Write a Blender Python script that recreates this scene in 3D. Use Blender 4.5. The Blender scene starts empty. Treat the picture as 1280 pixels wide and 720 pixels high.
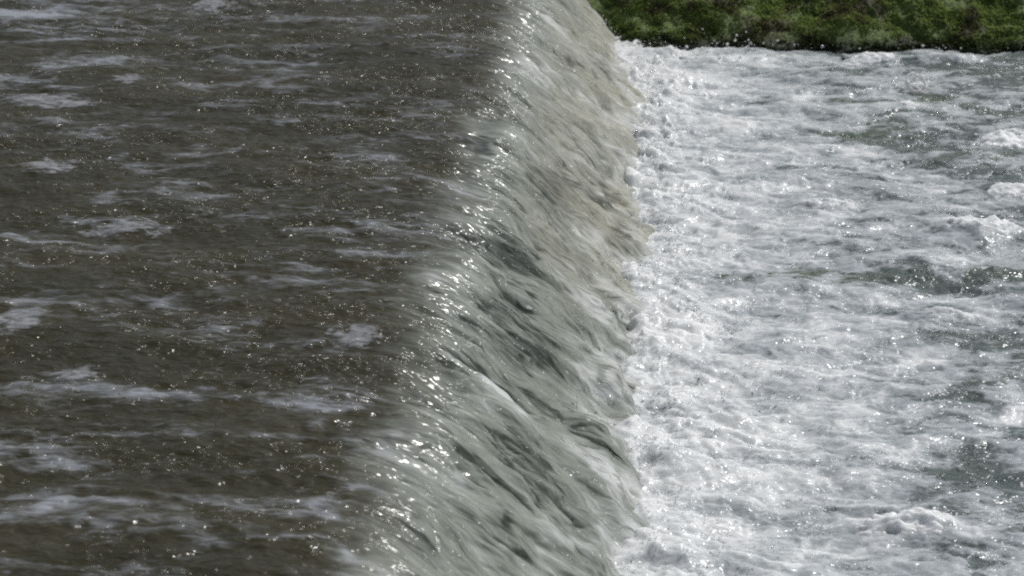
import bpy, math, random
import numpy as np
from mathutils import Vector, Matrix, Euler

random.seed(4)
RNG = np.random.default_rng(11)
scene = bpy.context.scene
COL = scene.collection

# ------------------------------------------------------------------ camera
F = 2327.0                       # focal length in pixels of a 1280 wide frame
CAM = np.array([0.60, 0.0, 2.20])
PITCH, YAW = math.radians(22.0), math.radians(3.55)
cam_d = bpy.data.cameras.new('camera')
cam_d.sensor_width = 36.0
cam_d.lens = F / 1280 * 36
cam_d.clip_start, cam_d.clip_end = 0.05, 500
cam_o = bpy.data.objects.new('camera', cam_d)
COL.objects.link(cam_o)
cam_o.location = CAM
cam_o.rotation_euler = Euler((math.pi/2 - PITCH, 0, YAW), 'XYZ')
scene.camera = cam_o
cam_d.dof.use_dof = True; cam_d.dof.focus_distance = 5.2; cam_d.dof.aperture_fstop = 5.6
R3 = np.array(cam_o.rotation_euler.to_matrix())

def spot(px, py, z=None, y=None):
    """world point seen at a photo position, on the level z (or the plane y)"""
    d = R3 @ np.array([(px-640)/F, (360-py)/F, -1.0])
    t = (z-CAM[2])/d[2] if y is None else (y-CAM[1])/d[1]
    return CAM + d*t

H = 0.45                          # height of the upper level over the pool
YB = 8.45                         # foot of the bank

# ------------------------------------------------------------------ noise
_perm = np.random.default_rng(3).permutation(512).astype(np.int64)
_perm = np.concatenate([_perm, _perm, _perm])
_ang = np.random.default_rng(5).random(512)*2*np.pi
_gx, _gy = np.cos(_ang).astype(np.float32), np.sin(_ang).astype(np.float32)

def gn(x, y, seed=0):
    x = np.asarray(x, np.float32) + seed*17.31; y = np.asarray(y, np.float32) + seed*9.17
    xi = np.floor(x).astype(np.int64); yi = np.floor(y).astype(np.int64)
    fx = (x-xi).astype(np.float32); fy = (y-yi).astype(np.float32)
    u = fx*fx*fx*(fx*(fx*6-15)+10); v = fy*fy*fy*(fy*(fy*6-15)+10)
    def g(ix, iy, dx, dy):
        h = _perm[(_perm[ix & 511] + iy) & 511]
        return _gx[h]*dx + _gy[h]*dy
    a = g(xi, yi, fx, fy); b = g(xi+1, yi, fx-1, fy)
    c = g(xi, yi+1, fx, fy-1); d = g(xi+1, yi+1, fx-1, fy-1)
    return ((a*(1-u)+b*u)*(1-v) + (c*(1-u)+d*u)*v)*1.5

def fbm(x, y, n=4, seed=0, gain=.5, lac=2.03):
    o = 0; a = 1
    for i in range(n):
        o = o + a*gn(x, y, seed+i*3); a *= gain; x = x*lac; y = y*lac
    return o

def sstep(a, b, x):
    t = np.clip((x-a)/(b-a), 0, 1); return t*t*(3-2*t)

# ------------------------------------------------------------------ mesh helpers
def mesh_arrays(name, verts, faces, smooth=True, attrs=None):
    me = bpy.data.meshes.new(name)
    verts = np.ascontiguousarray(verts, np.float32); faces = np.ascontiguousarray(faces, np.int32)
    nv, (nf, k) = len(verts), faces.shape
    me.vertices.add(nv); me.vertices.foreach_set('co', verts.ravel())
    me.loops.add(nf*k); me.loops.foreach_set('vertex_index', faces.ravel())
    me.polygons.add(nf)
    me.polygons.foreach_set('loop_start', np.arange(0, nf*k, k, dtype=np.int32))
    me.polygons.foreach_set('use_smooth', np.full(nf, smooth, dtype=bool))
    me.update(calc_edges=True)
    for n, a in (attrs or {}).items():
        a = np.ascontiguousarray(a, np.float32)
        if a.ndim == 2:
            at = me.attributes.new(n, 'FLOAT_VECTOR', 'POINT'); at.data.foreach_set('vector', a.ravel())
        else:
            at = me.attributes.new(n, 'FLOAT', 'POINT'); at.data.foreach_set('value', a.ravel())
    return me

def link(name, me, mat, parent=None):
    o = bpy.data.objects.new(name, me); COL.objects.link(o)
    if mat: me.materials.append(mat)
    if parent: o.parent = parent
    return o

def grid_faces(nr, nc):
    i = np.arange(nr*nc).reshape(nr, nc)
    return np.stack([i[:-1,:-1], i[:-1,1:], i[1:,1:], i[1:,:-1]], -1).reshape(-1, 4)

def tag(o, label=None, cat=None, group=None, kind=None):
    if label: o['label'] = label
    if cat: o['category'] = cat
    if group: o['group'] = group
    if kind: o['kind'] = kind
    return o

def axis(dense0, dense1, step, out0=None, out1=None, grow=1.12):
    a = list(np.arange(dense0, dense1, step)) + [dense1]
    if out0 is not None:
        s, x, pre = step, dense0, []
        while x > out0:
            s *= grow; x = max(out0, x-s); pre.append(x)
        a = pre[::-1] + a
    if out1 is not None:
        s, x = step, dense1
        while x < out1:
            s *= grow; x = min(out1, x+s); a.append(x)
    return np.array(a)

def yrows(f):
    y = [0.9]
    while y[-1] < 1.9: y.append(y[-1]*1.01)
    while y[-1] < YB+.45: y.append(y[-1]*(1+f))
    return np.array(y)

# ------------------------------------------------------------------ node helper
class NT:
    def __init__(s, name):
        s.m = bpy.data.materials.new(name); s.m.use_nodes = True
        s.t = s.m.node_tree; s.t.nodes.clear()
        s.out = s.n('ShaderNodeOutputMaterial')
        s.b = s.n('ShaderNodeBsdfPrincipled'); s.l(s.b.outputs[0], s.out.inputs[0])
    def n(s, typ, **kw):
        nd = s.t.nodes.new(typ)
        for k, v in kw.items(): setattr(nd, k, v)
        return nd
    def l(s, a, b): s.t.links.new(a, b)
    def put(s, sock, v):
        if hasattr(v, 'is_linked') or hasattr(v, 'links'): s.l(v, sock)
        else: sock.default_value = v
    def attr(s, name, vec=False):
        nd = s.n('ShaderNodeAttribute', attribute_name=name)
        return nd.outputs['Vector' if vec else 'Fac']
    def mapped(s, vec, scale):
        nd = s.n('ShaderNodeMapping'); s.l(vec, nd.inputs[0]); nd.inputs['Scale'].default_value = scale
        return nd.outputs[0]
    def noise(s, vec, scale, detail=3, rough=.55, dist=0.0):
        nd = s.n('ShaderNodeTexNoise'); s.l(vec, nd.inputs['Vector'])
        nd.inputs['Scale'].default_value = scale; nd.inputs['Detail'].default_value = detail
        nd.inputs['Roughness'].default_value = rough; nd.inputs['Distortion'].default_value = dist
        return nd.outputs[0]
    def math(s, op, a, b=0.0, c=0.0, clamp=False):
        nd = s.n('ShaderNodeMath', operation=op, use_clamp=clamp)
        for i, v in enumerate((a, b, c)): s.put(nd.inputs[i], v)
        return nd.outputs[0]
    def rng(s, v, a, b, c=0.0, d=1.0, smooth=True):
        nd = s.n('ShaderNodeMapRange', interpolation_type='SMOOTHSTEP' if smooth else 'LINEAR')
        s.put(nd.inputs[0], v)
        for i, x in enumerate((a, b, c, d)): s.put(nd.inputs[i+1], x)
        return nd.outputs[0]
    def mix(s, f, a, b):
        nd = s.n('ShaderNodeMix', data_type='RGBA')
        s.put(nd.inputs[0], f)
        for sk, v in ((nd.inputs[6], a), (nd.inputs[7], b)):
            if isinstance(v, tuple): sk.default_value = (*v, 1)
            else: s.l(v, sk)
        return nd.outputs[2]
    def bump(s, h, strength, dist, normal=None):
        nd = s.n('ShaderNodeBump'); s.put(nd.inputs['Strength'], strength)
        nd.inputs['Distance'].default_value = dist; s.l(h, nd.inputs['Height'])
        if normal is not None: s.l(normal, nd.inputs['Normal'])
        return nd.outputs[0]

# ------------------------------------------------------------------ materials
def glossy_skin(m, rough):
    """a clear water skin over a soft body: the fine ripples live in the skin only"""
    m.b.inputs['Specular IOR Level'].default_value = 0.0
    m.b.inputs['Roughness'].default_value = .8
    m.b.inputs['Coat Weight'].default_value = 1.0
    m.b.inputs['Coat IOR'].default_value = 1.35
    m.b.inputs['Coat Roughness'].default_value = rough

def river_material():
    """murky water of the river and of the fall. 'flow' = (distance along the stream, y, 0);
    foam = white foam, on the river with sky reflection painted in, fall = 0 on the river to 1 on the fall, air = streaky air in the fall"""
    m = NT('murky_river_water')
    uv = m.attr('flow', True); foam = m.attr('foam'); fall = m.attr('fall'); air = m.attr('air'); warm = m.attr('warm')
    fine = m.noise(m.mapped(uv, (20, 80, 1)), 1.0, 4, .62, .8)
    big = m.noise(m.mapped(uv, (1.3, 3.0, 1)), 1.0, 3)
    brown = m.mix(m.rng(big, .35, .65), (.037, .034, .019), (.050, .045, .026))
    # small rags of thin foam, with bluish sky reflection painted into the same tone
    f1 = m.math('ADD', foam, m.math('MULTIPLY', m.math('SUBTRACT', fine, .5), 1.35))
    foam_sky = m.rng(f1, .05, 1.05)
    foam_sky = m.math('MULTIPLY', foam_sky, .68)
    river = m.mix(foam_sky, brown, (.45, .475, .525))
    # the fall: grey green sheet with streaks of air
    st = m.noise(m.mapped(uv, (8, 58, 1)), 1.0, 5, .66, .7)
    a1 = m.math('ADD', air, m.math('MULTIPLY', m.math('SUBTRACT', st, .5), .85))
    green = m.mix(m.rng(a1, .0, .42), (.050, .059, .051), (.243, .259, .228))
    green = m.mix(m.rng(a1, .40, 1.0), green, (.56, .575, .555))
    green = m.mix(m.math('MULTIPLY', warm, .6), green, (.40, .385, .31))
    green = m.mix(m.math('MULTIPLY', foam_sky, .9), green, (.66, .67, .68))
    c = m.mix(fall, river, green)
    m.l(c, m.b.inputs['Base Color'])
    glossy_skin(m, .205)
    # ripples: fine on the river, long threads on the fall
    r1 = m.noise(m.mapped(uv, (17, 42, 1)), 1.0, 2, .45, .9)
    r2 = m.noise(m.mapped(uv, (44, 95, 1)), 1.0, 1, .4, .6)
    rr = m.math('ADD', r1, m.math('MULTIPLY', r2, .38))
    s1 = m.noise(m.mapped(uv, (12, 34, 1)), 1.0, 1, .5, .6)
    s2 = m.noise(m.mapped(uv, (24, 85, 1)), 1.0, 1, .5, .6)
    ss = m.math('ADD', m.math('MULTIPLY', s1, 2.6), m.math('MULTIPLY', s2, .55))
    hmix = m.n('ShaderNodeMix', data_type='FLOAT'); m.l(fall, hmix.inputs[0]); m.l(rr, hmix.inputs[2]); m.l(ss, hmix.inputs[3])
    gust = m.noise(m.mapped(uv, (2.2, 5.5, 1)), 1.0, 3, .6, .6)
    gust2 = m.noise(m.mapped(uv, (9, 22, 1)), 1.0, 2, .6, .4)
    calm = m.math('ADD', gust, m.math('MULTIPLY', m.math('SUBTRACT', gust2, .5), .7))
    amt = m.math('ADD', m.math('MULTIPLY', m.rng(calm, .37, .68, .30, 1.0), m.math('SUBTRACT', 1.0, m.math('MULTIPLY', fall, .70))), m.math('MULTIPLY', m.attr('steep'), 1.5))
    m.l(m.bump(hmix.outputs[0], amt, .045), m.b.inputs['Coat Normal'])
    m.l(m.bump(hmix.outputs[0], 1.0, .005), m.b.inputs['Normal'])
    return m.m

def pool_material():
    m = NT('churning_white_water')
    uv = m.attr('flow', True); foam = m.attr('foam'); gre = m.attr('green')
    n1 = m.noise(m.mapped(uv, (18, 30, 1)), 1.0, 4, .58, .9)
    n2 = m.noise(m.mapped(uv, (75, 105, 1)), 1.0, 3, .6, .4)
    f = m.math('ADD', foam, m.math('MULTIPLY', m.math('SUBTRACT', n1, .5), .95))
    f = m.math('ADD', f, m.math('MULTIPLY', m.math('SUBTRACT', n2, .5), .62))
    dark = m.mix(gre, (.095, .115, .118), (.085, .105, .075))
    c = m.mix(m.rng(f, .0, .40), dark, (.335, .36, .372))
    c = m.mix(m.rng(f, .34, 1.0), c, (.68, .69, .685))
    m.l(c, m.b.inputs['Base Color'])
    glossy_skin(m, .21); m.put(m.b.inputs['Coat Weight'], m.rng(f, .2, .9, .95, .75))
    m.b.inputs['Subsurface Weight'].default_value = .7
    m.b.inputs['Subsurface Radius'].default_value = (1, 1, 1)
    m.b.inputs['Subsurface Scale'].default_value = .03
    b1 = m.noise(m.mapped(uv, (28, 42, 1)), 1.0, 2, .5, .8)
    b2 = m.noise(m.mapped(uv, (80, 110, 1)), 1.0, 1, .5, .4)
    h = m.math('ADD', b1, m.math('MULTIPLY', b2, .4))
    gust = m.noise(m.mapped(uv, (7, 10, 1)), 1.0, 3, .6, .6)
    m.l(m.bump(h, m.rng(gust, .42, .70, .22, 1.0), .028), m.b.inputs['Coat Normal'])
    m.l(m.bump(h, 1.0, .003), m.b.inputs['Normal'])
    return m.m

def drop_material(name, col, rough, trans):
    m = NT(name)
    m.b.inputs['Base Color'].default_value = (*col, 1)
    m.b.inputs['Roughness'].default_value = rough
    m.b.inputs['IOR'].default_value = 1.33
    m.b.inputs['Transmission Weight'].default_value = trans
    if not trans:
        m.b.inputs['Subsurface Weight'].default_value = 1.0
        m.b.inputs['Subsurface Radius'].default_value = (1, 1, 1)
        m.b.inputs['Subsurface Scale'].default_value = .01
        tr = m.n('ShaderNodeBsdfTranslucent'); tr.inputs[0].default_value = (*col, 1)
        mx = m.n('ShaderNodeMixShader'); mx.inputs[0].default_value = .55
        m.l(m.b.outputs[0], mx.inputs[1]); m.l(tr.outputs[0], mx.inputs[2]); m.l(mx.outputs[0], m.out.inputs[0])
    return m.m

def moss_material(name, blades=False):
    m = NT(name)
    tc = m.n('ShaderNodeTexCoord').outputs['Object']
    n1 = m.noise(tc, 5.5, 4, .6, .4); n2 = m.noise(tc, 60, 4, .65); n3 = m.noise(tc, 16, 3, .6)
    green = m.mix(m.rng(n2, .3, .72), (.11, .16, .04), (.22, .29, .08))
    brown = m.mix(m.rng(n2, .3, .7), (.06, .055, .026), (.13, .12, .052))
    c = m.mix(m.rng(n1, .46, .60), green, brown)
    c = m.mix(m.math('MULTIPLY', m.rng(n3, .55, .75), .6), c, (.022, .028, .012))
    if blades:
        g2 = m.mix(m.rng(n3, .35, .65), (.145, .21, .05), (.26, .32, .095))
        c = m.mix(m.rng(n1, .50, .64), g2, brown)
    sep = m.n('ShaderNodeSeparateXYZ'); m.l(tc, sep.inputs[0])
    c = m.mix(m.rng(sep.outputs[2], .07, .005), c, (.020, .028, .010))     # wet and dark at the water line
    m.l(c, m.b.inputs['Base Color'])
    m.b.inputs['Roughness'].default_value = .55
    m.b.inputs['Specular IOR Level'].default_value = .4
    if blades:                                            # thin leaves let the sun through
        tr = m.n('ShaderNodeBsdfTranslucent'); m.l(c, tr.inputs[0])
        mx = m.n('ShaderNodeMixShader'); mx.inputs[0].default_value = .5
        m.l(m.b.outputs[0], mx.inputs[1]); m.l(tr.outputs[0], mx.inputs[2]); m.l(mx.outputs[0], m.out.inputs[0])
    else:
        m.l(m.bump(m.noise(tc, 90, 5, .65), 1.0, .02), m.b.inputs['Normal'])
    return m.m

M_RIVER, M_POOL = river_material(), pool_material()
M_FOAMDROP = drop_material('white_spray', (.80, .80, .80), .12, 0.0)
M_CLEAR = drop_material('clear_drop', (.96, .97, .97), .06, .85)
M_MOSS, M_BLADE = moss_material('wet_moss'), moss_material('moss_leaf', True)

# ------------------------------------------------------------------ the stream: river and fall as one running surface
XE = .86                                                  # the fall ends under the pool surface
def prof(x):
    c = .065
    return H - .95*c*np.logaddexp(0, (x-.18)/c)
_xs = np.linspace(-.10, XE+.2, 2000); _zs = prof(_xs)
_arc = np.concatenate([[0], np.cumsum(np.hypot(np.diff(_xs), np.diff(_zs)))]) - .10
def arc(x): return np.where(x < -.10, x, np.interp(x, _xs, _arc))
def unarc(s): return np.where(s < -.10, s, np.interp(s, _arc, _xs))
S_END = float(arc(np.array([XE]))[0])

# where the dark river turns into the pale fall, read off the photo and laid on the surface
_lip = []
for px, py in ((640,20),(632,60),(605,170),(585,240),(562,310),(535,370),(520,430),(512,510),(492,600),(470,715)):
    z = H
    for _ in range(6):
        p = spot(px, py, z=z); z = float(prof(p[0]))
    _lip.append((p[1], p[0]))
_lip.sort()
LIPY, LIPX = np.array([a for a, b in _lip]), np.array([b for a, b in _lip])
print('LIP', [(round(a,2), round(b,3)) for a, b in _lip])
def lip_x(y): return np.interp(y, LIPY, LIPX)

# bright humps of broken water running over the lip (photo places)
HUMPS = [(652,85,.10,.10,1.0),(735,128,.13,.10,.9),(690,100,.16,.05,.7),(545,345,.07,.05,.8),(628,505,.10,.07,1.0),(600,480,.09,.05,.6),
         (820,90,.10,.12,.7),(700,40,.15,.10,.5),(745,600,.12,.10,.7),(700,690,.10,.08,.4)]
_hp = []
for px, py, sx, sy, a in HUMPS:
    z = H
    for _ in range(30):
        p = spot(px, py, z=z); z = z*.5 + .5*float(prof(p[0]))
    _hp.append((float(arc(np.array([p[0]]))[0]), p[1], sx, sy, a))
DARKS = [(770,165,.10,.10),(650,560,.12,.07),(690,500,.14,.06),(600,170,.05,.25),(665,420,.14,.10),(690,250,.10,.12),(560,460,.08,.10),(640,320,.12,.12)]
_dk = []
for px, py, sx, sy in DARKS:
    z = H
    for _ in range(30):
        p = spot(px, py, z=z); z = z*.5 + .5*float(prof(p[0]))
    _dk.append((float(arc(np.array([p[0]]))[0]), p[1], sx, sy))

RIVER_FOAM = [(40,18,.34,.10,.85),(60,125,.30,.08,.75),(20,98,.18,.06,.5),(130,75,.28,.06,.55),(200,72,.14,.04,.45),(220,103,.25,.05,.35),(90,112,.20,.05,.5),
              (120,38,.5,.10,.35),(330,105,.22,.05,.35),(65,205,.10,.05,.55),(210,232,.20,.04,.55),(15,395,.07,.08,.6),(95,468,.11,.03,.6),
              (155,490,.30,.03,.40),(445,418,.09,.04,.6),(250,500,.20,.03,.35),(60,640,.30,.04,.35),(300,270,.2,.04,.35),(440,195,.14,.05,.3),
              (250,620,.50,.015,.5),(120,630,.2,.02,.45),(265,345,.18,.03,.4),(390,500,.16,.03,.4),(420,690,.06,.04,.55),(50,330,.22,.04,.3),
              (470,600,.15,.04,.3),(330,435,.18,.03,.35),(380,25,.5,.08,.25),(30,560,.2,.04,.3),(200,10,.5,.10,.45)]
_rf = [(*spot(px, py, z=H)[:2], sx*.5, sy*.9, a*.8) for px, py, sx, sy, a in RIVER_FOAM]

def stream(x, y):
    """position, normal-displaced, and paint of the moving water at plan place x (along the stream) and y"""
    s = arc(x)
    lx = lip_x(y) + .05*fbm(y*3.2, x*3.0, 4, 71) + .03*gn(y*19, x*6, 75) + .045*gn(y*44 + gn(x*5, y*9, 79), x*7, 77)
    fall = sstep(-.12, .10, x - lx)
    w = sstep(-.04, .34, x)                               # how much the water already falls
    # river waves
    hr = .010*fbm(s*2.4, y*4.4, 2, 1) + .0065*fbm(s*6.0, y*13, 3, 9, .55) + .0028*fbm(s*22, y*42, 2, 21)
    sw = s + .05*gn(s*2, y*3, 90) + .02*gn(s*9, y*11, 92)
    yw = y + .030*gn(s*3.0, y*2.2, 31) + .014*gn(s*8, y*10, 93)
    thr = 1-np.abs(gn(sw*3.4, yw*17, 33)); thr2 = 1-np.abs(gn(sw*8.0, yw*40, 37))
    hf = (.040*fbm(sw*2.0, yw*3.4, 2, 41) + .014*fbm(sw*5.0, yw*10, 3, 45) + .009*thr*thr + .0036*thr2*thr2
          + .0010*fbm(sw*13, yw*85, 2, 49))
    h = hr*(1-w*.75) + hf*w
    ragh = s + .05*fbm(s*7, y*9, 3, 141); ragv = y + .05*fbm(s*6, y*11, 3, 145)
    air = .39 + .20*fbm(ragh*3.0, ragv*6.0, 4, 61, .62) + .15*fbm(sw*4.5, yw*20, 3, 65, .6)
    for hs, hy, a, b, k in _hp:
        g = np.exp(-((ragh-hs)/a)**2 - ((ragv-hy)/b)**2)
        h = h + .009*k*g*(1+.3*fbm(s*10, y*14, 2, 101)); air = air + .50*k*g
    slit = 1-np.abs(gn(sw*2.6, yw*11, 151)); slit = sstep(.86, .985, slit)*sstep(-.15, .30, gn(sw*3.5, yw*4.5, 153))
    slit2 = 1-np.abs(gn(sw*4.6, yw*24, 155)); slit2 = sstep(.86, .98, slit2)*sstep(-.15, .30, gn(sw*5, yw*7, 157))
    air = air - w*(.42*slit + .30*slit2); h = h - w*(.006*slit + .003*slit2)
    for hs, hy, a, b in _dk:
        g = np.exp(-((ragh-hs)/a)**2 - ((ragv-hy)/b)**2)
        air = air - .26*g; h = h - .012*g
    air = air + .12*sstep(5.4, 8.0, y) + .50*sstep(.46, .70, x + .15*fbm(y*6, s*3, 4, 81, .6))
    warm = sstep(.20, .50, x)*sstep(4.6, 6.0, y + .8*fbm(y*2, s*3, 2, 85))*(.75+.6*fbm(s*4, y*7, 2, 87))
    warm = np.clip(warm, 0, 1)
    # foam films and painted sky reflections on the river, in one mask
    ragx = s + .06*fbm(s*5, y*8, 3, 111); ragy = y + .035*fbm(s*5, y*8, 3, 115)
    base = .34*fbm(ragx*1.7, ragy*5.5, 4, 121, .62) + .30*fbm(ragx*6, ragy*21, 3, 125, .6) + .0
    base = base + .16*sstep(5.5, 7.6, y)*sstep(-.5, -2.0, x)
    for fx, fy, a, b, k in _rf:
        g = np.exp(-((ragx-fx)/a)**2 - ((ragy-fy)/b)**2)
        base = base + 1.0*k*g
    line = 1-np.abs(gn(ragx*1.1, ragy*4.0, 131)); base = base + .22*np.clip(line-.84, 0, 1)/.16
    foam = base*(1-sstep(.05, .45, x)) + np.clip(air-.72, 0, 1)*1.2*w
    foam = np.clip(foam, -.5, 1.2)
    h = h + .007*np.clip(foam, 0, 1)*(1-w)
    # fray the foot
    e = 1e-3
    dz = (prof(x+e)-prof(x-e))/(2*e)
    nn = 1/np.sqrt(1+dz*dz)
    far = sstep(7.5, 8.5, y)
    h = h*(1-.55*far*w) + .022*sstep(.42, .62, x)*fbm(s*7, y*9, 3, 161)
    px = x - dz*nn*h; pz = prof(x) + nn*h - .085*far*sstep(0, .4, x)
    return np.stack([px, y + 0*px, pz], -1), dict(flow=np.stack([s, y+0*s, 0*s], -1), foam=foam, fall=fall, air=air, warm=warm, steep=sstep(.16, .40, x))

def patch(name, xs, ys, fn, mat, parent=None):
    X, Y = np.meshgrid(xs, ys)
    co, at = fn(X.ravel(), Y.ravel())
    at = {k: v for k, v in at.items()}
    me = mesh_arrays(name, co, grid_faces(len(ys), len(xs)), True, at)
    return link(name, me, mat, parent)

XSPLIT = .0
ys = yrows(.0017)
river = patch('river_water', axis(-2.7, XSPLIT, .0046, out0=-12.0), ys, stream, M_RIVER)
tag(river, 'murky brown river sliding towards the weir with rags of grey foam', 'river', kind='structure')
sx = unarc(np.arange(0, S_END - float(arc(np.array([XSPLIT]))[0]), .0034) + float(arc(np.array([XSPLIT]))[0]))
fallo = patch('waterfall', sx, ys, stream, M_RIVER)
tag(fallo, 'grey green sheet of water pouring over the weir into the pool', 'waterfall')

# ------------------------------------------------------------------ the pool
POOL_DARK = [(1090,165,.22,.16,.55,1),(1010,345,.28,.10,.55,1),(1265,240,.10,.08,.4,0),(1090,385,.25,.06,.35,.4),(1235,590,.16,.10,.50,.2),(1180,210,.2,.1,.2,0),
             (1265,620,.2,.12,.45,0),(1060,640,.10,.04,.25,0),(1215,500,.12,.08,.35,0),(1170,125,.12,.10,.35,.6),(1265,160,.25,.1,.25,.3),(980,180,.12,.1,.22,.5),
             (1250,350,.25,.10,.40,.4),(1150,420,.2,.06,.25,.3),(935,640,.12,.04,.15,0),(1180,680,.2,.06,.2,0),(1240,430,.2,.06,.3,0),(1262,90,.5,.1,.35,.2),
             (800,175,.05,.06,.3,.3),(955,130,.1,.1,.15,.2)]
_pd = [(*spot(px, py, z=0)[:2], sx, sy, a, g) for px, py, sx, sy, a, g in POOL_DARK]
POOL_LUMP = [(1145,103,.07,.05,.2),(1255,290,.13,.06,.5),(1195,285,.08,.05,.4),(1260,170,.10,.06,.5),(905,560,.10,.07,.5),(910,160,.08,.06,.6),(850,415,.12,.12,.5),
             (1135,660,.12,.05,.6),(1090,70,.12,.05,.5),(850,100,.12,.12,.6),(1040,255,.12,.06,.5),(1200,75,.14,.05,.4),(930,530,.12,.08,.4),(1230,345,.1,.04,.3),
             (990,230,.15,.06,.4),(1105,375,.12,.03,.4),(1120,205,.12,.04,.4),(1235,395,.2,.03,.5),(820,420,.08,.06,.6)]
_pl = [(*spot(px, py, z=0)[:2], sx, sy, a) for px, py, sx, sy, a in POOL_LUMP]

def pool_fn(x, y):
    d = x - .60 - .055*fbm(y*4.5, .3+0*y, 3, 203)
    near = np.exp(-np.clip(d, 0, 9)/.55)
    wx = x + .03*gn(x*6, y*7, 201) + .012*gn(x*19, y*23, 203); wy = y + .03*gn(x*6, y*7, 205) + .012*gn(x*19, y*23, 207)
    st = 1.0 + .35*near                                     # the lumps draw out along the stream away from the fall
    big = fbm(wx*2.4*st, wy*4.2, 2, 211)
    bil = np.abs(gn(wx*8*st, wy*12, 221)) + .5*np.abs(gn(wx*17*st, wy*25, 225)) + .26*np.abs(gn(wx*36*st, wy*50, 229))
    rid = 1-np.abs(gn(wx*9*st, wy*13, 241)); rid = rid*rid
    sm = fbm(wx*48*st, wy*66, 2, 251)
    amp = .55 + .35*near
    h = .020*big + amp*(.018*(bil-.35) + .008*(rid-.4)) + .0012*sm
    h = h + .028*sstep(.26, .02, np.abs(d-.07))*(.65+.7*fbm(wy*6, wx*6, 2, 255)+.35*np.abs(fbm(wy*19, wx*19, 2, 257)))*(1-.6*sstep(7.9, 8.4, y))
    foot = sstep(.42, .03, np.abs(d-.10))
    jump = np.clip(fbm(wx*8, wy*10, 3, 259, .6) - .22, 0, 1)*foot
    h = h + .030*jump*(.6+.8*sstep(5, 7.5, y))*(1-.5*sstep(8.0, 8.4, y))
    foam = .35*jump + .38 + .46*near + (1-.62*near)*(.34*fbm(wx*2.4*st, wy*5.0, 3, 261, .6) + .40*fbm(wx*7*st, wy*12, 3, 271, .6)) + .30*(bil-.4)*.7
    foam = foam - .27*sstep(.40, 1.9, d)
    green = .25 + .4*gn(x*2, y*3, 281)
    for fx, fy, a, b, k, g in _pd:
        q = np.exp(-((wx-fx)/a)**2 - ((wy-fy)/b)**2)
        foam = foam - .80*k*q; green = green + .8*g*q; h = h - .012*k*q
    for fx, fy, a, b, k in _pl:
        q = np.exp(-((wx-fx)/a)**2 - ((wy-fy)/b)**2)
        foam = foam + .7*k*q; h = h + .035*k*q*(.7+.9*(bil-.2))
    return (np.stack([x + .012*gn(x*14, y*14, 291)*amp, y + 0*x, h], -1),
            dict(flow=np.stack([x*st, y, 0*x], -1), foam=np.clip(foam, -.4, 1.3), green=np.clip(green, 0, 1)))

pool = patch('pool_water', axis(.44, 3.15, .0046, out1=12.0), ys, pool_fn, M_POOL)
tag(pool, 'churning white water in the pool below the weir', 'pool', kind='structure')

# ------------------------------------------------------------------ clumps of froth one can pick out
def froth_material(name, lo, hi):
    m = NT(name); tc = m.n('ShaderNodeTexCoord').outputs['Object']
    a = m.noise(tc, 30, 4, .55); c = m.mix(m.rng(a, .32, .68), lo, hi)
    m.l(c, m.b.inputs['Base Color']); glossy_skin(m, .25); m.b.inputs['Coat Weight'].default_value = .4
    m.b.inputs['Subsurface Weight'].default_value = .6; m.b.inputs['Subsurface Radius'].default_value = (1, 1, 1)
    m.b.inputs['Subsurface Scale'].default_value = .05
    m.l(m.bump(m.noise(tc, 50, 3), .6, .003), m.b.inputs['Normal']); m.l(m.bump(m.noise(tc, 45, 2), 1, .012), m.b.inputs['Coat Normal'])
    return m.m
M_WHITE = froth_material('white_froth', (.60, .61, .61), (.78, .79, .79))
def film_material():
    m = NT('grey_foam_film'); tc = m.n('ShaderNodeTexCoord').outputs['Object']; e = m.attr('edge')
    a = m.noise(m.mapped(tc, (26, 44, 26)), 1.0, 5, .65, .8); b = m.noise(m.mapped(tc, (70, 110, 70)), 1.0, 3, .6)
    m.l(m.mix(m.rng(a, .35, .65), (.20, .205, .215), (.42, .425, .44)), m.b.inputs['Base Color'])
    glossy_skin(m, .25); m.b.inputs['Coat Weight'].default_value = .5
    m.l(m.bump(a, 1, .012), m.b.inputs['Coat Normal'])
    cov = m.math('ADD', e, m.math('ADD', m.math('MULTIPLY', m.math('SUBTRACT', a, .5), 1.5), m.math('MULTIPLY', m.math('SUBTRACT', b, .5), .6)))
    m.l(m.rng(cov, .15, 1.0, 0, .62), m.b.inputs['Alpha'])
    return m.m
M_FILM = film_material()
def froth(px, py, sx, sy, tall, where, label, group, mat, seed, cat='foam'):
    z0 = H if where == 'river' else 0.0
    p = spot(px, py, z=z0 + tall*.5)
    N = 46; g = np.linspace(-1.35, 1.35, N); U, V = np.meshgrid(g, g); U, V = U.ravel(), V.ravel()
    x, y = p[0] + U*sx, p[1] + V*sy
    surf = (stream(x, y) if where == 'river' else pool_fn(x, y))[0][:, 2]
    r = np.sqrt(U*U + V*V) + .42*fbm(U*1.5, V*1.5, 4, seed, .62)
    dome = np.clip(1-r, -.6, 1); up = np.where(dome > 0, np.sqrt(np.clip(dome, 0, 1)), dome*1.2)
    hh = tall*up*(.70+.55*np.abs(fbm(U*1.6, V*1.6, 2, seed+5))) + .05*tall*fbm(U*5, V*5, 2, seed+9)
    at = None
    if mat is M_FILM:
        hh = .0015 + .35*tall*np.clip(dome, 0, 1); at = dict(edge=np.clip(dome*1.5, -.6, .9))
    co = np.stack([x, y, surf + hh], -1) - np.array([p[0], p[1], z0])
    o = link('foam_clump', mesh_arrays('foam_clump', co, grid_faces(N, N), True, at), mat)
    o.location = (p[0], p[1], z0)
    tag(o, label, cat, group)
RG, PG = 'foam clumps drifting on the river', 'white foam clumps tossed up on the pool'
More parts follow.
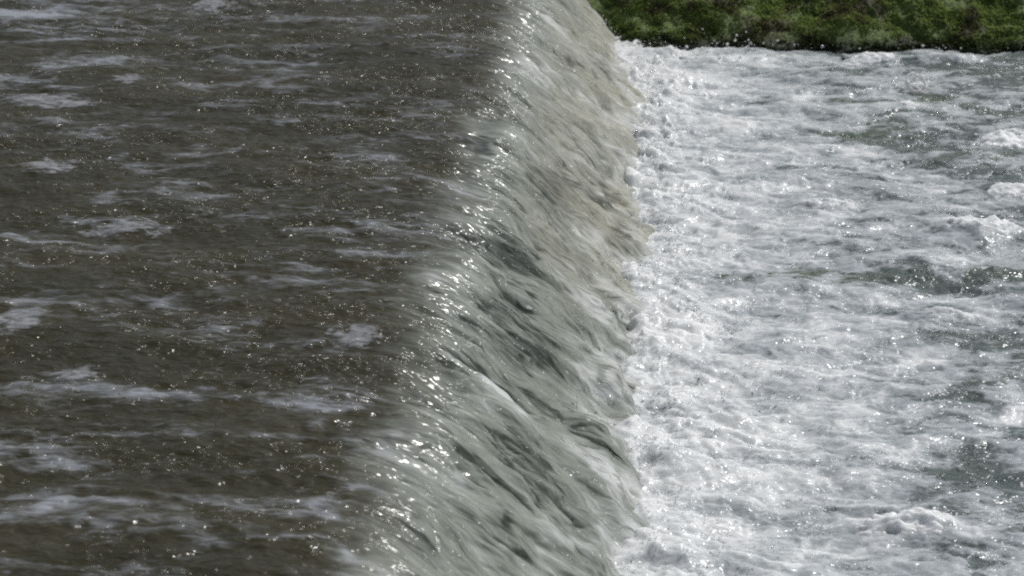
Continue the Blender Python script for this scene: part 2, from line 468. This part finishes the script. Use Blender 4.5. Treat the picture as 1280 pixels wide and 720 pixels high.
for q, (px, py, sx, sy, tall, lab) in enumerate([
    (268, 4, .075, .09, .030, 'small bright froth clump on the river at the upper frame edge'),
    (155, 283, .085, .045, .010, 'pale oval foam clump on open river water in the left middle'),
    (445, 418, .050, .045, .010, 'little round foam clump on the river close to the weir lip'),
    (92, 467, .050, .035, .009, 'small foam clump at the end of a foam line in the lower left river'),
    (60, 126, .13, .05, .010, 'broad grey foam clump near the upper left river edge'),
    (18, 402, .060, .050, .010, 'foam clump cut by the left frame edge halfway down the river'),
    (160, 98, .050, .045, .010, 'small peaked foam clump right of the broad grey one'),
    (66, 207, .070, .045, .009, 'faint foam clump in the left river below the broad grey one')]):
    froth(px, py, sx*1.5, sy*1.7, tall, 'river', lab, RG, M_FILM, 500+q*13)
for q, (px, py, sx, sy, tall, lab) in enumerate([
    (1255, 172, .10, .07, .050, 'tall white foam clump on the pool at the upper right edge'),
    (1222, 285, .10, .05, .030, 'white foam clump on the pool near the right edge, mid height'),
    (1090, 70, .10, .06, .030, 'low white foam clump under the mossy bank right of centre'),
    (1132, 133, .035, .03, .020, 'small white foam clump just below the ring shaped splash'),
    (1258, 238, .08, .05, .022, 'sparkling foam clump on dark water at the right edge'),
    (1128, 652, .10, .05, .035, 'pale foam mound on the pool in the lower right'),
    (882, 118, .05, .05, .035, 'small white foam peak on the far pool near the fall'),
    (1035, 255, .06, .04, .022, 'white foam clump in the middle of the far pool')]):
    froth(px, py, sx*.9, sy*.9, tall*.6, 'pool', lab, PG, M_WHITE, 700+q*13)
# a little crown of water standing up like a ring
c = spot(1145, 104, z=.035); a = np.linspace(0, 2*np.pi, 48, endpoint=False); b = np.linspace(0, 2*np.pi, 14, endpoint=False)
A, Bq = np.meshgrid(a, b, indexing='ij')
rad = .046*(1+.16*gn(np.cos(A)*1.6, np.sin(A)*1.6, 801)); tube = .012*(.8+.5*gn(np.cos(A)*1.4+3, np.sin(A)*1.4, 803)-.25*np.sin(A))
rr = rad + tube*np.cos(Bq)
co = np.stack([rr*np.cos(A), .010*np.sin(A) + tube*np.sin(Bq)*1.2, rr*np.sin(A)*1.1], -1).reshape(-1, 3)
ii = np.arange(48*14).reshape(48, 14); i2 = np.roll(ii, -1, 0); i3 = np.roll(ii, -1, 1); i4 = np.roll(i2, -1, 1)
rg = link('splash_ring', mesh_arrays('splash_ring', co, np.stack([ii, i2, i4, i3], -1).reshape(-1, 4)), M_FOAMDROP); rg.location = c; rg.rotation_euler = (-.75, .3, .2)
tag(rg, 'white splash standing up as a ring on the far pool', 'splash')

# ------------------------------------------------------------------ spray: drops flung over the pool
def ico(sub):
    import bmesh
    bm = bmesh.new(); bmesh.ops.create_icosphere(bm, subdivisions=sub, radius=1.0)
    bm.verts.ensure_lookup_table()
    v = np.array([q.co[:] for q in bm.verts], np.float32); f = np.array([[a.index for a in p.verts] for p in bm.faces], np.int32)
    bm.free(); return v, f
IV, IF = ico(1)

def drops(name, P, R, stretch, mat, parent=None):
    """many small drawn-out drops as one mesh; P centres, R radii, stretch (n,3) unit direction * elongation"""
    n = len(P)
    el = np.linalg.norm(stretch, axis=1, keepdims=True); dr = stretch/np.maximum(el, 1e-6)
    base = IV[None]*R[:, None, None]*(1 + .22*RNG.standard_normal((n, len(IV), 1)).clip(-1.5, 1.5))
    along = (base*dr[:, None, :]).sum(-1, keepdims=True)
    V = base + along*dr[:, None, :]*(el[:, None, :]-1) + P[:, None, :]
    Fs = IF[None] + (np.arange(n)*len(IV))[:, None, None]
    return link(name, mesh_arrays(name, V.reshape(-1, 3), Fs.reshape(-1, 3)), mat, parent)

def pool_height(x, y):
    return pool_fn(x, y)[0][:, 2]

NB = 360                                                   # bursts along the foot of the fall and out over the pool
by = 1.9 + (YB-.05-1.9)*RNG.random(NB); bd = np.where(RNG.random(NB) < .62, .06+.10*RNG.standard_normal(NB), RNG.exponential(.6, NB))
bh = (.012 + RNG.exponential(.018, NB))*(.45+np.exp(-np.abs(bd)/.25))
per = 30
bi = np.repeat(np.arange(NB), per); n = len(bi)
tt = RNG.random(n)**1.6
ang = 6.283*RNG.random(n)
x = .63 + bd[bi] + (.010+.055*tt)*np.cos(ang)*RNG.random(n)*1.5 + .03*tt; y = by[bi] + (.010+.055*tt)*np.sin(ang)*RNG.random(n)*1.5
x = np.maximum(x, .5)
hz = np.maximum(pool_height(x, y), np.where(x < .66, prof(x), -9)+.006)
P = np.stack([x, y, hz + bh[bi]*tt*2.2*RNG.random(n)], -1)
R = .0008 + RNG.exponential(.0006, n).clip(0, .0028)
D = np.stack([.6*np.cos(ang)+.3, .6*np.sin(ang), .8+.3*RNG.standard_normal(n)], -1)
D = D/np.linalg.norm(D, axis=1, keepdims=True)*(1.1+1.6*RNG.random((n, 1)))
k = (x < 3.3) & (y < YB-.02); P, R, D = P[k], R[k], D[k]
sp = drops('spray', P, R, D, M_CLEAR)
tag(sp, 'fine white spray leaping over the churning pool', 'spray', kind='stuff')

# ------------------------------------------------------------------ the mossy bank
bank = bpy.data.objects.new('mossy_bank', None); COL.objects.link(bank); bank.location = (1.6, YB, 0)
tag(bank, 'sloping dark stone bank covered in wet green moss behind the pool', 'bank')
def bank_fn(u, t):
    # u along the bank, t up the slope; a low step at the foot on the right
    lean = math.radians(36)
    y = YB + t*math.cos(lean); z = -.25 + t*math.sin(lean); y = y - .33
    out = .035*fbm(u*3.1, t*4.2, 3, 301) + .009*fbm(u*14, t*15, 3, 311, .6) + .004*fbm(u*55, t*60, 2, 321, .6)
    ledge = sstep(1.30, 1.75, u + .1*gn(u*6, t*5, 331))*sstep(.355, .325, t + .014*gn(u*7, 1.3, 333))
    groove = np.exp(-((t-.372-.012*gn(u*5, .5, 335))/.018)**2)*sstep(1.15, 1.6, u)
    out = out + .055*ledge - .05*groove
    return np.stack([u, y - out*math.sin(lean), z + out*math.cos(lean)], -1), {}
def grid_part(name, us, ts, fn, mat, parent):
    U, T = np.meshgrid(us, ts); co, at = fn(U.ravel(), T.ravel())
    co = co - np.array(parent.location)
    return link(name, mesh_arrays(name, co, grid_faces(len(ts), len(us)), True, at), mat, parent)
grid_part('slope', axis(.5, 3.2, .006, out0=-12, out1=12), axis(0, 1.0, .006, out1=1.9), bank_fn, M_MOSS, bank)
# moss leaves: tiny tufted blades all over the seen part of the slope
nb = 110000
u = .5 + 2.75*RNG.random(nb); t = .15 + .65*RNG.random(nb)
keep = fbm(u*6, t*7, 3, 341) + .25*RNG.standard_normal(nb) > -.12
u, t = u[keep], t[keep]; nb = len(u)
c0 = bank_fn(u, t)[0]
out_n = np.array([0, -math.sin(math.radians(36)), math.cos(math.radians(36))])
dirv = out_n[None] + .75*RNG.standard_normal((nb, 3)); dirv /= np.linalg.norm(dirv, axis=1, keepdims=True)
side = np.cross(dirv, RNG.standard_normal((nb, 3))); side /= np.linalg.norm(side, axis=1, keepdims=True)
L = (.005 + .008*RNG.random((nb, 1))); W = L*.34
V = np.stack([c0 - side*W*.6, c0 + side*W*.6, c0 + dirv*L*.6 + side*W, c0 + dirv*L, c0 + dirv*L*.6 - side*W], 1)
V = V - np.array(bank.location)[None, None]
Fb = np.arange(nb*5).reshape(nb, 5)
mo = link('moss', mesh_arrays('moss', V.reshape(-1, 3), Fb, False), M_BLADE, bank)
tag(mo, kind='stuff')
# ground behind the top of the slope
G = NT('grass_ground'); G.b.inputs['Roughness'].default_value = .9
G.l(G.mix(G.noise(G.n('ShaderNodeTexCoord').outputs['Object'], 3, 5), (.03, .045, .012), (.06, .075, .02)), G.b.inputs['Base Color'])
zt = -.25 + 1.9*math.sin(math.radians(36)); yt = YB + 1.9*math.cos(math.radians(36))
gx, gy = np.meshgrid(np.linspace(-150, 150, 61), np.concatenate([[yt-.03], yt + np.geomspace(1, 250, 30)]))
gv = np.stack([gx.ravel(), gy.ravel(), zt - .02 + .25*fbm(gx.ravel()*.1, gy.ravel()*.1, 2, 351)*sstep(yt, yt+6, gy.ravel())], -1)
tag(link('ground', mesh_arrays('ground', gv, grid_faces(31, 61)), G.m), 'grassy ground on top of the bank', 'ground', kind='structure')

# ------------------------------------------------------------------ single drops against the moss
dv, df = ico(3)
kinds = []
for q in range(6):
    a, b, c = dv.T
    rr = 1 + .32*gn(a*1.3+q*7, b*1.3+c, 400+q) + .18*gn(b*2.6, c*2.6+q*5+a, 410+q)
    me = mesh_arrays('water_drop', dv*rr[:, None], df); me.materials.append(M_FOAMDROP if q % 3 else M_CLEAR); kinds.append(me)
for k in range(80):
    px = random.choice([random.uniform(795, 1000), random.gauss(912, 28), random.uniform(800, 1278)])
    py = 61 - random.expovariate(1/(7.5 if px < 1000 else 4.0))
    if py < 8: continue
    p = spot(px, py, y=YB - random.uniform(.10, .22))
    o = bpy.data.objects.new('water_drop', random.choice(kinds)); COL.objects.link(o)
    r = min(.0014 + random.expovariate(1/.0013), .006)
    o.location = p; o.scale = (r*random.uniform(.8, 1.7), r, r*random.uniform(.7, 1.3)); o.rotation_euler = (random.uniform(0, 6), random.uniform(-.6, .6), random.uniform(0, 6))
    tag(o, 'water drop flung up in front of the mossy bank', 'water drop', 'drops flung up before the mossy bank')

# ------------------------------------------------------------------ light
EL, AZ = math.radians(53), math.radians(52)              # azimuth: to the right of straight ahead
sd = Vector((math.sin(AZ)*math.cos(EL), math.cos(AZ)*math.cos(EL), math.sin(EL)))
sun_d = bpy.data.lights.new('sun', 'SUN'); sun_d.energy = 3.0; sun_d.angle = math.radians(.53); sun_d.color = (1, .985, .96)
sun_o = bpy.data.objects.new('sun', sun_d); COL.objects.link(sun_o)
sun_o.rotation_euler = sd.to_track_quat('Z', 'Y').to_euler(); sun_o.location = sd*30
w = bpy.data.worlds.new('World'); scene.world = w; w.use_nodes = True
nt = w.node_tree; bg = nt.nodes['Background']
sky = nt.nodes.new('ShaderNodeTexSky'); sky.sky_type = 'NISHITA'; sky.sun_disc = False
sky.sun_elevation = EL; sky.sun_rotation = AZ; sky.air_density = 1.0; sky.dust_density = 2.0
hs = nt.nodes.new('ShaderNodeHueSaturation'); hs.inputs['Saturation'].default_value = .62     # hazy sky
nt.links.new(sky.outputs[0], hs.inputs['Color']); nt.links.new(hs.outputs[0], bg.inputs[0]); bg.inputs[1].default_value = .07

scene.view_settings.view_transform = 'Standard'; scene.view_settings.look = 'None'
scene.view_settings.exposure = 0
scene.render.engine = 'CYCLES'
scene.cycles.max_bounces = 6; scene.cycles.sample_clamp_indirect = 3.0
scene.cycles.use_denoising = False
scene.cycles.filter_width = 2.1
